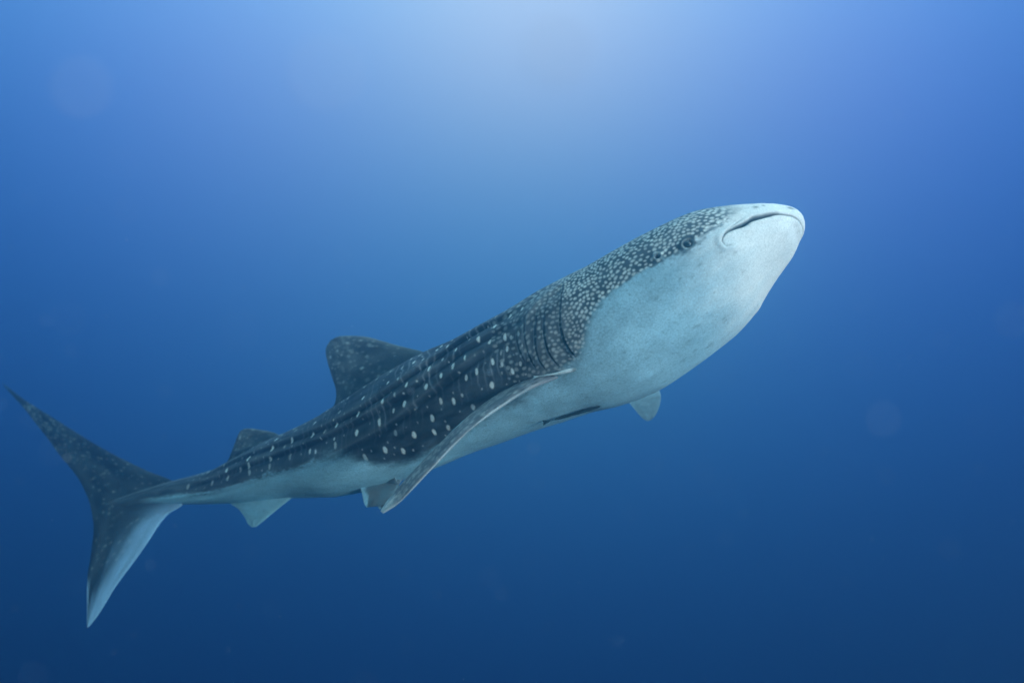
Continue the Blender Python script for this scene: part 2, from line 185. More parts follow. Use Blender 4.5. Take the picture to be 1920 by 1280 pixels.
class VNoise:
    """tileable-free value noise on a lattice, n-dimensional points -> [-1, 1]"""
    def __init__(self, seed): self.t = np.random.default_rng(seed).uniform(-1, 1, 65536)
    def __call__(self, *X):
        X = [np.asarray(x, float) for x in X]
        I = [np.floor(x).astype(np.int64) for x in X]; Fr = [x - i for x, i in zip(X, I)]
        Fr = [f * f * (3 - 2 * f) for f in Fr]
        r = 0
        for m in range(2 ** len(X)):
            h = 0; w = 1
            for d in range(len(X)):
                b = (m >> d) & 1
                h = h + (I[d] + b) * (73856093, 19349663, 83492791)[d]
                w = w * (Fr[d] if b else 1 - Fr[d])
            r = r + w * self.t[(h ^ (h >> 7)) & 65535]
        return r
vn = VNoise(3)
def fbm(*X, o=3):
    r = 0
    for k in range(o): r = r + vn(*[x * 2 ** k + 17.3 * k for x in X]) * .5 ** k
    return r

# ---------------------------------------------------------------- materials
def skin_material():
    m = bpy.data.materials.new('shark_skin'); m.use_nodes = True
    nt = m.node_tree; N = nt.nodes; K = nt.links
    b = N['Principled BSDF']
    at = N.new('ShaderNodeAttribute'); at.attribute_name = 'pigment'
    tc = N.new('ShaderNodeTexCoord')
    n1 = N.new('ShaderNodeTexNoise'); n1.inputs['Scale'].default_value = 90; n1.inputs['Detail'].default_value = 6; n1.inputs['Roughness'].default_value = .7
    n2 = N.new('ShaderNodeTexNoise'); n2.inputs['Scale'].default_value = 4.5; n2.inputs['Detail'].default_value = 4
    K.new(tc.outputs['Object'], n1.inputs['Vector']); K.new(tc.outputs['Object'], n2.inputs['Vector'])
    mr = N.new('ShaderNodeMapRange'); mr.inputs['From Min'].default_value = .3; mr.inputs['From Max'].default_value = .7
    mr.inputs['To Min'].default_value = .74; mr.inputs['To Max'].default_value = 1.22
    K.new(n1.outputs['Fac'], mr.inputs['Value'])
    mr2 = N.new('ShaderNodeMapRange'); mr2.inputs['From Min'].default_value = .3; mr2.inputs['From Max'].default_value = .7
    mr2.inputs['To Min'].default_value = .9; mr2.inputs['To Max'].default_value = 1.08
    K.new(n2.outputs['Fac'], mr2.inputs['Value'])
    mu = N.new('ShaderNodeMath'); mu.operation = 'MULTIPLY'
    K.new(mr.outputs[0], mu.inputs[0]); K.new(mr2.outputs[0], mu.inputs[1])
    sc = N.new('ShaderNodeVectorMath'); sc.operation = 'SCALE'
    K.new(at.outputs['Color'], sc.inputs[0]); K.new(mu.outputs[0], sc.inputs['Scale'])
    K.new(sc.outputs[0], b.inputs['Base Color'])
    b.inputs['Roughness'].default_value = .62
    b.inputs['Specular IOR Level'].default_value = .18
    bp = N.new('ShaderNodeBump'); bp.inputs['Strength'].default_value = .22; bp.inputs['Distance'].default_value = .006
    K.new(n1.outputs['Fac'], bp.inputs['Height']); K.new(bp.outputs[0], b.inputs['Normal'])
    return m

def plain_material(name, col, rough=.5, spec=.3, noise=0.0, scale=30):
    m = bpy.data.materials.new(name); m.use_nodes = True
    N = m.node_tree.nodes; K = m.node_tree.links; b = N['Principled BSDF']
    b.inputs['Roughness'].default_value = rough; b.inputs['Specular IOR Level'].default_value = spec
    b.inputs['Base Color'].default_value = (*col, 1)
    if noise:
        n = N.new('ShaderNodeTexNoise'); n.inputs['Scale'].default_value = scale; n.inputs['Detail'].default_value = 4
        tc = N.new('ShaderNodeTexCoord'); K.new(tc.outputs['Object'], n.inputs['Vector'])
        r = N.new('ShaderNodeValToRGB')
        r.color_ramp.elements[0].position = .3; r.color_ramp.elements[1].position = .7
        r.color_ramp.elements[0].color = (*[c * (1 - noise) for c in col], 1)
        r.color_ramp.elements[1].color = (*[min(1, c * (1 + noise)) for c in col], 1)
        K.new(n.outputs['Fac'], r.inputs['Fac']); K.new(r.outputs[0], b.inputs['Base Color'])
    return m

SKIN = skin_material()
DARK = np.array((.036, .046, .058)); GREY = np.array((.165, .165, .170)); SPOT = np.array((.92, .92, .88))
BELLY = np.array((.42, .64, .75)); JAW = np.array((.93, .89, .87)); MAW = np.array((.012, .014, .016))  # BELLY has the water's blue tint mixed in, JAW stays white as if strobe-lit

# ---------------------------------------------------------------- whale shark: trunk
PI = math.pi
def build_trunk():
    uu = np.unique(np.concatenate([np.linspace(0, 1, 45) ** 2 * .13, np.arange(.13, 2.1, .0042), np.arange(2.1, ST[-1, 0], .0062), [ST[-1, 0]]]))
    nt = 680
    th = np.linspace(-PI / 2, 1.5 * PI, nt, endpoint=False)      # starts on the belly line
    P, C, L, D, T, dims = loft(ST, uu, th)
    nu = len(uu)
    U = np.broadcast_to(uu[:, None], (nu, nt))
    # fold both flanks on to one angle a in [-90, 90]; side +1 = right
    a = np.where(th <= PI / 2, th, PI - th); side = np.where(th <= PI / 2, 1.0, -1.0)
    A = np.broadcast_to(a[None], (nu, nt)); SIDE = np.broadcast_to(side[None], (nu, nt))
    # outward direction and metres per radian
    du = np.gradient(P, axis=0); dt = np.gradient(P, axis=1)
    du[:, :] = np.gradient(P, uu, axis=0)
    dt = (np.roll(P, -1, 1) - np.roll(P, 1, 1)) / (2 * (th[1] - th[0]))
    NN = unit(np.cross(dt, du)); NN *= np.sign(np.sum(NN * (P - C[:, None]), -1, keepdims=True) + 1e-9)
    NN[0] = T[0]; NN[-1] = -T[-1]
    mrad = np.linalg.norm(dt, axis=-1)                            # m per radian of theta
    disp = np.zeros((nu, nt))
    # measured curves on the flank: theta as function of u
    edge = np.array(EDGE); edge = edge[np.argsort(edge[:, 0])]
    e_th = np.interp(uu, edge[:, 0], edge[:, 1]); e_th = np.convolve(np.pad(e_th, 12, 'edge'), np.ones(25) / 25, 'valid')
    EDG = np.broadcast_to(e_th[:, None], (nu, nt))
    dE = (A - EDG) * mrad                                         # metres above the colour edge
    n_lo = fbm(U * 5, A * 6 + SIDE * 9, o=3); n_hi = fbm(U * 42, A * 30 + SIDE * 31, o=2)
    head = 1 - sstep(1.55, 2.05, U)
    soft = .022 + .05 * sstep(1.05, 1.7, U) * (1 - sstep(2.2, 3.2, U)) + .05 * sstep(2.9, 3.1, U) * (1 - sstep(3.7, 4.0, U))
    dark = sstep(-1, 1, (dE + .022 * n_lo + .016 * n_hi) / soft)
    dark = dark * sstep(.30, .50, U + .03 * n_lo + .10 * sstep(.2, 1.2, A))           # pale snout
    dark = np.maximum(dark, sstep(5.75, 6.1, U))
    # ---- ridges
    ridge_lit = np.zeros((nu, nt)); ridge_shade = np.zeros((nu, nt))  # lit crests and shade beneath each ridge, painted into the skin colour
    for ri, r in enumerate(RIDGES):
        r = np.array(r); r = r[np.argsort(r[:, 0])]
        rt = np.interp(uu, r[:, 0], r[:, 1]); rt = np.convolve(np.pad(rt, 30, 'edge'), np.ones(61) / 61, 'valid')
        d = (A - rt[:, None]) * mrad
        on = sstep(r[0, 0] - .1, r[0, 0] + .5, U) * (1 - sstep(r[-1, 0], r[-1, 0] + .25, U))
        amp = (.019, .017, .022)[ri] * np.clip(dims[:, 0:1] / .40, .35, 1)
        prof = np.where(d > 0, np.exp(-(d / .060) ** 2), np.exp(-(d / .020) ** 2))
        disp += on * amp * prof
        disp -= on * amp * .55 * np.exp(-((d + .040) / .018) ** 2)
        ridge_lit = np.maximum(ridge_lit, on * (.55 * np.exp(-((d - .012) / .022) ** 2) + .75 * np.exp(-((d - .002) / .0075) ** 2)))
        ridge_shade = np.maximum(ridge_shade, on * np.exp(-((d + .034) / .020) ** 2))
    disp += .012 * np.exp(-(((PI / 2 - A) * mrad) / .03) ** 2) * sstep(1.6, 2.2, U)      # ridge along the back
    # ---- gill slits
    slit = np.zeros((nu, nt))
    def poly_dist(curve, win_u=.18, win_a=.25):
        """distance (m) to a (u, theta) curve on both flanks and the signed offset along the body"""
        c = np.array(curve, float)
        s = np.r_[0, np.cumsum(np.hypot(np.diff(c[:, 0]), np.diff(c[:, 1]) * .45))]
        q = catmull(s, c, np.linspace(0, s[-1], 90))
        r0, r1 = np.searchsorted(uu, [q[:, 0].min() - win_u, q[:, 0].max() + win_u])
        cols = np.where((a > q[:, 1].min() - win_a) & (a < q[:, 1].max() + win_a))[0]
        sub = np.ix_(np.arange(r0, r1), cols)
        m = mrad[sub]; best = np.full(m.shape, 9.0); par = np.zeros(m.shape); sgn = np.zeros(m.shape)
        for i, (qu, qa) in enumerate(q):
            d = np.hypot(U[sub] - qu, (A[sub] - qa) * m)
            k = d < best
            best = np.where(k, d, best); par = np.where(k, i / 89, par); sgn = np.where(k, U[sub] - qu, sgn)
        return sub, best, par, sgn
    for gi, g in enumerate(GILLS):
        sub, d, par, sg = poly_dist(g)
        fade = sstep(0, .22, par) * (1 - sstep(.93, 1, par)) * (.55 + .45 * sstep(.2, .7, par))
        fade = fade * (1.0, .62, .55, .42, .30)[gi] * (.75 + .25 * np.sin(par * 9 + gi * 2))
        disp[sub] -= fade * .016 * np.exp(-(d / .0075) ** 2)
        disp[sub] += fade * .012 * np.where(sg < 0, np.exp(-(d / .05) ** 2), np.exp(-(d / .012) ** 2))
        slit[sub] = np.maximum(slit[sub], fade * np.exp(-(d / .0085) ** 2))
    # ---- shoulder band behind the gills
    sub, d, par, sg = poly_dist(SHOULDER)
    shoulder = np.zeros((nu, nt)); shoulder[sub] = np.exp(-(d / .035) ** 2) * sstep(0, .15, par) * (1 - sstep(.6, 1, par))
    disp += .012 * shoulder
    # ---- mouth (both halves meet under the snout tip)
    mouth = np.zeros((nu, nt)); lip = np.zeros((nu, nt))
    mc = list(map(tuple, MOUTH)) + [(.058, -1.22), (.052, -PI / 2)]
    Pm = np.array([P[np.argmin(abs(uu - q[0])), np.argmin(abs(th - q[1]))] for q in mc])
    s = np.r_[0, np.cumsum(np.linalg.norm(np.diff(Pm, axis=0), axis=1))]
    Qr = catmull(s, Pm, np.linspace(0, s[-1], 260))
    qm = catmull(s, np.array(mc), np.linspace(0, s[-1], 260))
    mid = np.argmin(abs(uu - .3))
    r1 = np.searchsorted(uu, .85)
    for half in (1, -1):
        cols = np.where(side == half)[0] if half == 1 else np.where((side == half) | (a < -1.5))[0]
        sub = np.ix_(np.arange(0, r1), cols)
        X = P[sub].reshape(-1, 3)
        if half == 1:
            Q = Qr
        else:
            Q = np.array([P[np.argmin(abs(uu - q[0])), np.argmin(abs(th - (PI - q[1])))] if PI - q[1] < 1.5 * PI - 1e-6 else Qr[-1] for q in qm])
        best = np.full(len(X), 9.0); par = np.zeros(len(X)); up = np.zeros(len(X))
        for i in range(len(Q)):
            w = X - Q[i]; d = np.sqrt((w * w).sum(1)); k = d < best
            best[k] = d[k]; par[k] = i / (len(Q) - 1)
            k2 = k
            tang = unit((Q[min(i + 1, len(Q) - 1)] - Q[max(i - 1, 0)])[None])[0]
            nor = np.cross(C[np.argmin(abs(uu - qm[i, 0]))] - Q[i], tang); nor = unit(nor[None])[0] * (1 if half == 1 else -1)
            up[k2] = w[k2] @ nor
        shp = best.shape
        best = best.reshape(len(sub[0]), -1); par = par.reshape(best.shape); up = up.reshape(best.shape)
        opn = np.interp(par, [0, .06, .12, .2, .36, .40, .46, .60, .72, .85, 1], [.12, .18, .30, .65, 1.3, 1.0, 1.6, 1.25, .5, .32, .25])
        wd = .0080 * opn + .0012
        disp[sub] += np.where(best < .2, -.045 * np.minimum(opn, 1.1) * np.exp(-(best / wd) ** 2), 0)
        disp[sub] += .004 * np.exp(-((up - .026) / .022) ** 2) * np.exp(-(best / .06) ** 2) * sstep(.28, .42, par)
        disp[sub] += .008 * np.exp(-((up + .022) / .02) ** 2) * np.exp(-(best / .05) ** 2)
        g = np.exp(-(best / (wd * 1.2)) ** 4) * np.interp(opn, [.25, .5, 1], [.45, .7, 1])
        mouth[sub] = np.maximum(mouth[sub], g)
    sub, d, par, sg = poly_dist(LABIAL, .1, .2)
    disp[sub] -= .010 * np.exp(-(d / .006) ** 2) * np.sin(PI * np.clip(par, .02, .98))
    fold = np.zeros((nu, nt)); fold[sub] = np.exp(-(d / .005) ** 2) * np.sin(PI * np.clip(par, .02, .98))
    # ---- eye socket and spiracle
    dEye = np.hypot(U - EYE[0], (A - EYE[1]) * mrad)
    disp += -.014 * np.exp(-(dEye / .024) ** 2) + .008 * np.exp(-((dEye - .042) / .016) ** 2)
    dSp = np.hypot(U - SPIR[0], (A - SPIR[1]) * mrad)
    disp += -.03 * np.exp(-(dSp / .011) ** 2) + .006 * np.exp(-((dSp - .024) / .010) ** 2)
    # ---- general unevenness
    disp += .004 * fbm(U * 2.3, A * 2.1, SIDE * 2) + .0012 * fbm(U * 14, A * 9, SIDE * 3, o=2)
    disp *= .15 + .85 * sstep(.0, .14, U); disp[-6:] *= .2
    # ---- pigment
    spot = np.zeros((nu, nt)); spotc = np.zeros((nu, nt))
    def put(su, sa, ru, ra, b, sd, sharp=.55, skew=0.0):
        r0, r1 = np.searchsorted(uu, [su - 2.6 * max(ru, ra), su + 2.6 * max(ru, ra)])
        if r1 <= r0: return
        i = min((r0 + r1) // 2, nu - 1)
        tt = sa if sd > 0 else PI - sa
        j0 = int(round((tt - th[0]) / (th[1] - th[0])))
        mr = max(mrad[i, j0 % nt], .02)
        w = int(2.6 * max(ru, ra) / mr / (th[1] - th[0])) + 2
        jj = np.arange(j0 - w, j0 + w + 1)
        x = (uu[r0:r1, None] - su); y = ((th[0] + jj * (th[1] - th[0]) - tt)[None] * mr)
        y = y * (1 if sd > 0 else -1)
        ang = .5 * np.sin(su * 91.7 + sa * 37.1); irr = 1 + .05 * np.sin(3 * np.arctan2(y, x + 1e-9) + su * 53) + .10 * np.sin(2 * np.arctan2(y, x + 1e-9) + sa * 71)
        x2 = x + skew * y
        d = np.sqrt((x2 / ru) ** 2 + (y / ra) ** 2) * irr
        v = b * (1 - sstep(1 - sharp, 1 + sharp, d))
        J = jj % nt
        blk = spot[r0:r1][:, J]
        spot[r0:r1, J] = np.maximum(blk, v)
    # net of small spots on the head (poisson-disc in metres)
    cell = {}
    def try_add(x, y, r, tagk):
        k = (int(x / .05), int(y / .05))
        for ix in range(-1, 2):
            for iy in range(-1, 2):
                for (px, py) in cell.get((tagk, k[0] + ix, k[1] + iy), ()):
                    if ((px - x) * .80) ** 2 + (py - y) ** 2 < r * r: return False
        cell.setdefault((tagk, *k), []).append((x, y)); return True
    R = np.random.default_rng(5)
    cand = R.uniform(0, 1, (90000, 3))
    for q in cand:
        su = .34 + 1.86 * q[0]; sd = 1 if q[2] < .5 else -1
        i = np.argmin(abs(uu - su)); e = e_th[i]
        sa = e + .02 + (PI / 2 - e) * q[1]
        if sa > PI / 2: continue
        mr = float(dims[i, 0] * .5 + dims[i, 1] * .5)
        de = math.hypot(su - EYE[0], (sa - EYE[1]) * mr)
        r = .0235 * (1 - .22 * math.exp(-(de / .16) ** 2))
        back = float(sstep(1.55, 2.1, su))
        r *= 1 + .8 * back
        low = float(sstep(.5, .0, sa)) if False else (1 - float(sstep(-.3, .35, sa)))
        if su > 1.6 and sa < .35: r *= .78
        if de < .062 or R.uniform() < .75 * back: continue
        if try_add(su, sa * mr, r, sd):
            sz = r * (.33 + .20 * R.uniform()) * (1 - .25 * back)
            br = (.92 - .25 * R.uniform()) * (1 - .42 * float(sstep(1.5, 1.7, su)) * (1 - float(sstep(.2, .6, sa))))
            br *= (1 - .35 * back) * float(sstep(.36, .5, su + .05 * q[1]))
            put(su, sa, sz * 1.22, sz, br, sd, .5, .25 * math.sin(17 * su))
    # large spots in rows on the flank
    def flank(su, sa, r, b, sd): put(su, sa, r * .74, r * 1.25, min(1, b * 1.2), sd, .30, .15)
    for su, sa, r, b in SPOTS:
        for sx in (1, -1): cell.setdefault((sx, int((su + 20) / .05), int(min(sa, PI - sa) * float(np.interp(su, uu, dims[:, 0])) / .05)), []).append((su + 20, min(sa, PI - sa) * float(np.interp(su, uu, dims[:, 0]))))
        if sa > PI / 2: sa, sd = PI - sa, -1
        else: sd = 1
        flank(su, sa, r * 1.05, b, sd)
        flank(su + .04 * math.sin(su * 40), sa + .05 * math.sin(sa * 50), r * 1.05, b, -sd)
    for k in range(70):                                            # the rows go on over the back
        su = 2.15 + 3.3 * k / 70
        for sd in (1, -1):
            flank(su + R.normal() * .02, 1.05 + .2 * ((k % 3) - 1) + R.normal() * .04, .0125 + .004 * R.uniform(), .9 - .4 * R.uniform(), sd)
    for k in range(1500):                                          # small faint dots between the rows
        su, sd = R.uniform(1.95, 5.5), R.choice((-1, 1)); e = float(np.interp(su, uu, e_th))
        sa = R.uniform(e + .12, 1.5); mr = float(np.interp(su, uu, dims[:, 0]))
        if try_add(su + 20, sa * mr, .055, sd): put(su, sa, R.uniform(.0042, .0066), R.uniform(.006, .010), R.uniform(.25, .7), sd, .5, .15)
    # thin pale transverse stripes of the flank
    ph = U + .10 * np.sin(A * 1.7 + 1.0) + .030 * vn(U * 4, A * 3.5, SIDE * 4) + .008 * vn(U * 17, A * 12, SIDE * 4)
    per = .056
    f = np.abs(((ph / per) % 1) - .5) * per
    idn = vn(np.floor(ph / per) * 1.0 + .5, A * 3.4 + SIDE * 7, SIDE * 2)
    stripe = np.exp(-(f / .0068) ** 2) * sstep(-.38, .55, idn)
    stripe *= sstep(1.75, 2.05, U) * (1 - .55 * sstep(3.0, 3.6, U)) * (1 - sstep(5.2, 5.6, U))
    stripe *= sstep(-.75, -.15, A)
    nlow = fbm(U * 7, A * 8 + SIDE * 5, o=3)
    base = DARK[None, None] * (1 + .55 * nlow[..., None]) + GREY * (.22 + .25 * nlow[..., None]).clip(0, 1) * .35
    # saddle of lighter grey on the gills and on the peduncle
    gz = sstep(1.5, 1.75, U) * (1 - sstep(1.95, 2.25, U)) * (1 - sstep(.6, 1.0, A))
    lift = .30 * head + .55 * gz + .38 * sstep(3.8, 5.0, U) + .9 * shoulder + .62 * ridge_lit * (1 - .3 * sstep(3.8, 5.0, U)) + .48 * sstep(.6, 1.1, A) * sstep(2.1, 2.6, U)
    lift = np.clip(lift * (.8 + .4 * nlow), 0, 1) * (1 - .9 * ridge_shade)
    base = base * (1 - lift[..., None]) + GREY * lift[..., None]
    base = base * (1 - .65 * ridge_shade[..., None])
    base = base * (1 - .75 * stripe[..., None]) + np.array((.32, .34, .37)) * (.75 * stripe[..., None])
    sp = np.clip(spot, 0, 1)[..., None] * sstep(.2, .7, dark)[..., None]
    up_col = base * (1 - sp) + SPOT * sp
    # belly: jaw-to-belly grade paints in light falloff and water tint; mottle further back
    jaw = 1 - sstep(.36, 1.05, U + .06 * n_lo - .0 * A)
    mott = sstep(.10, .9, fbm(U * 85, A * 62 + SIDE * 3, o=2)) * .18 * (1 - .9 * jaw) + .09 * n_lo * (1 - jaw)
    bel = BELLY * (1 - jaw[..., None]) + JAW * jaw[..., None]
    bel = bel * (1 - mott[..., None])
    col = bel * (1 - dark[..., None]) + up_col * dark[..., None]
    # faint spots that run on below the colour edge
    ls = (np.clip(spot, 0, 1) * (1 - dark) * .25)[..., None]
    col = col * (1 - ls) + SPOT * ls
    for nm, msk, c in (('slit', slit * .8, np.array((.02, .027, .034))), ('mouth', mouth, MAW), ('fold', fold * .45, np.array((.2, .24, .26)))):
        k = np.clip(msk, 0, 1)[..., None]; col = col * (1 - k) + c * k
    ring = np.exp(-((dEye - .032) / .006) ** 2)[..., None] * .6; col = col * (1 - ring) + np.array((.55, .62, .62)) * ring
    k = np.exp(-((dEye - .060) / .012) ** 2)[..., None] * .55 * sstep(-.05, .12, -(A - EYE[1]))[..., None] * sstep(0, .05, U - EYE[0] + .02)[..., None]
    col = col * (1 - .4 * k) + DARK * .4 * k
    k = np.clip(np.exp(-(dEye / .0275) ** 4), 0, 1)[..., None]; col = col * (1 - k) + np.array((.015, .015, .015)) * k
    k = np.exp(-(dSp / .0135) ** 4)[..., None]; col = col * (1 - k) + MAW * k
    k = np.exp(-((dSp - .026) / .008) ** 2)[..., None] * .5; col = col * (1 - k) + np.array((.42, .47, .48)) * k
    for i, (su, sa) in enumerate(SPECKS):                          # small dark scars and nostril marks
        r = (.011, .007, .006, .011, .008)[i] if i < 5 else .008 + .004 * math.sin(i * 7)
        tt = np.minimum(abs((th - sa + PI) % (2 * PI) - PI), abs((PI - th - sa + PI) % (2 * PI) - PI))
        r0, r1 = np.searchsorted(uu, [su - .06, su + .06])
        d = np.hypot((uu[r0:r1, None] - su) / 1.7, tt[None] * mrad[r0:r1] )
        k = (np.exp(-(d / r) ** 2) * (.75 if i < 5 else .36))[..., None]
        col[r0:r1] = col[r0:r1] * (1 - k) + np.array((.03, .04, .05)) * k
    for k in range(130):                                           # fine pores, nicks and a few scratches on the pale belly
        su, tt = R.uniform(.7, 3.4), R.uniform(-PI / 2 - 1.2, -PI / 2 + 1.25) % (2 * PI)
        tt = tt - 2 * PI if tt > 1.5 * PI else tt
        r, el = R.uniform(.0028, .0055), (R.uniform(7, 16) if k % 14 == 0 else R.uniform(1, 2.6))
        r0, r1 = np.searchsorted(uu, [su - 3 * r * el, su + 3 * r * el])
        j0 = int(round((tt - th[0]) / (th[1] - th[0]))); jj = (j0 + np.arange(-9, 10)) % nt
        mr = mrad[min(r0, nu - 1), j0 % nt]
        x = uu[r0:r1, None] - su; y = np.arange(-9, 10)[None] * (th[1] - th[0]) * mr + R.uniform(-.25, .25) * x
        kk = (np.exp(-(x / (r * el)) ** 2 - (y / r) ** 2) * R.uniform(.2, .55) * (.55 if el > 6 else 1))[..., None]
        blk = col[r0:r1][:, jj]; col[r0:r1, jj] = blk * (1 - kk) + np.array((.07, .10, .12)) * kk
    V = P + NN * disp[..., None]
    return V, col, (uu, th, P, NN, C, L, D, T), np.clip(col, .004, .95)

def fin_mesh(LE, TE, thick, nrm, paint, ns=150, nc=56, bend=0.0):
    """blade from root to tip; rings run from the front edge over the upper face to the rear edge and back underneath"""
    LE = np.array(LE); TE = np.array(TE); n = len(LE)
    s = np.r_[0, np.cumsum(np.linalg.norm(np.diff((LE + TE) / 2, axis=0), axis=1))]; s /= s[-1]
    v = np.unique(np.r_[np.linspace(0, 1, ns), 1 - np.linspace(0, .12, 12) ** 1.6])
    le, te = catmull(s, LE, v), catmull(s, TE, v); tk = pchip(s, np.array(thick), v)
    x = .5 * (1 - np.cos(np.linspace(0, PI, nc // 2 + 1)))
    prof = 2.2 * (.2969 * np.sqrt(x) - .126 * x - .3516 * x ** 2 + .2843 * x ** 3 - .1036 * x ** 4) * 2.3
    ring_x = np.r_[x, x[-2:0:-1]]; ring_z = np.r_[prof, -prof[-2:0:-1]] * .5
    nn = np.array(nrm)
    chord = te - le; cl = np.linalg.norm(chord, axis=1, keepdims=True)
    n2 = unit(nn[None] - unit(chord) * np.sum(nn * unit(chord), 1, keepdims=True))
    V = le[:, None] + chord[:, None] * ring_x[None, :, None] + n2[:, None] * (tk[:, None] * ring_z[None])[..., None]
    m = len(ring_x)
    face = np.r_[np.ones(len(x)), -np.ones(m - len(x))]
    S = np.broadcast_to(v[:, None], (len(v), m)); X = np.broadcast_to(ring_x[None], (len(v), m)); FC = np.broadcast_to(face[None], (len(v), m))
    V = V + n2[:, None] * (.0025 * fbm(S * 9, X * 5, FC * 3, o=2) * np.minimum(1, tk[:, None] / .03))[..., None]
    col = paint(S, X, FC, cl)
    V = np.concatenate([V.reshape(-1, 3), [le[-1] * .5 + te[-1] * .5]]); col = np.concatenate([col.reshape(-1, 3), col[-1].mean(0, keepdims=True)])
    Fq = grid_faces(len(v), m)
    j = np.arange(m); base = (len(v) - 1) * m
    cap = np.stack([base + j, base + (j + 1) % m, np.full(m, len(V) - 1), np.full(m, len(V) - 1)], -1)
    return V, Fq, cap[:, :3], col

def mixc(a, b, k): return a * (1 - k[..., None]) + b * k[..., None]

def fin_spots(S, X, cl, n, seed, r=.012, b=.7, lo=0.0, hi=1.0, span=1.0):
    R = np.random.default_rng(seed); out = np.zeros(S.shape)
    c = float(np.median(cl))
    for k in range(n):
        s0, x0 = R.uniform(lo, hi), R.uniform(.04, .96)
        d = np.hypot((S - s0) * span, (X - x0) * cl)
        out = np.maximum(out, b * R.uniform(.35, 1) * (1 - sstep(.5, 1.5, d / (r * R.uniform(.6, 1.2)))))
    return out

def paint_dorsal(seed, span, nsp):
    def f(S, X, FC, cl):
        n = fbm(S * 9 + seed, X * 9, FC * 2)
        c = mixc(DARK + 0 * n[..., None], GREY + 0 * n[..., None], np.clip(.60 + .40 * n + .30 * sstep(.55, 1, S), 0, 1))
        c = mixc(c, GREY * 1.6 + 0 * c, .5 * np.exp(-((X - .02) / .05) ** 2))
        k = np.maximum(fin_spots(S, X, cl, nsp * 2, seed, .010, .30, 0, 1, span), fin_spots(S, X, cl, nsp // 3, seed + 5, .014, .62, 0, .8, span))
        return mixc(c, SPOT + 0 * c, k)
    return f
def paint_caudal(S, X, FC, cl):
    n = fbm(S * 12, X * 8, FC * 2)
    lo = sstep(.695, .755, S)                                        # lower lobe: pale front edge and tip
    pale = lo * (1 - sstep(.02, .74, X + .12 * n - .45 * sstep(.88, 1.0, S)))
    pale = np.maximum(pale, .85 * sstep(.86, .92, S) * sstep(.90, .97, X))
    c = mixc(DARK * .6 + 0 * n[..., None], GREY + 0 * n[..., None], np.clip(.10 + .15 * n, 0, 1))
    k = fin_spots(S, X, cl, 260, 41, .010, .34, .12, .86, 3.66)
    c = mixc(c, SPOT + 0 * c, k)
    return mixc(c, np.array((.40, .52, .72)) + 0 * c, .92 * pale)  # pale lobe colour dulled and blued, painting in distance haze
def paint_pectoral(S, X, FC, cl):
    n = fbm(S * 16, X * 10, FC * 2)
    top = mixc(np.array((.10, .10, .11)) + 0 * n[..., None], np.array((.27, .25, .27)) + 0 * n[..., None], np.clip(.62 + .35 * n, 0, 1))
    st = fin_spots(S, X, cl, 260, 8, .011, .42, .02, .97, 1.1)
    top = mixc(top, np.array((.88, .84, .80)) + 0 * top, st)
    top = mixc(top, np.array((.50, .55, .58)) + 0 * top, .7 * sstep(.90, 1.0, S))
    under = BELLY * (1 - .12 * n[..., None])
    k = np.where(FC > 0, 0.0, sstep(.004, .05, X))
    rim = np.exp(-((X - .003) / .006) ** 2) * .5 * sstep(.2, .42, S)
    c = mixc(top, under, k)
    c = mixc(c, np.array((.62, .70, .72)) + 0 * c, rim)
    c = mixc(c, np.array((.60, .66, .68)) + 0 * c, .55 * np.exp(-((X - 1) / .03) ** 2))
    R = np.random.default_rng(4)
    for s0 in (.13, .16, .235, .25, .385, .40, .43, .30):          # small dark parasites along the front edge
        d = np.hypot((S - s0) * 1.5 / 2.2, (X - .035) * cl)
        c = mixc(c, MAW + 0 * c, .9 * np.exp(-(d / .006) ** 2) * (FC > 0))
    return c
def paint_pale(k0):
    def f(S, X, FC, cl):
        n = fbm(S * 8 + k0 * 9, X * 8, FC * 2)
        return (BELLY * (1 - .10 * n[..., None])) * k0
    return f
def paint_pelvic(S, X, FC, cl):
    n = fbm(S * 8, X * 8, FC * 2)
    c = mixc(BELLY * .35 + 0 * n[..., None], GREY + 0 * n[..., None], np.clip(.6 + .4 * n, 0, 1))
    return mixc(c, BELLY + 0 * c, sstep(.80, .92, X + .05 * n))

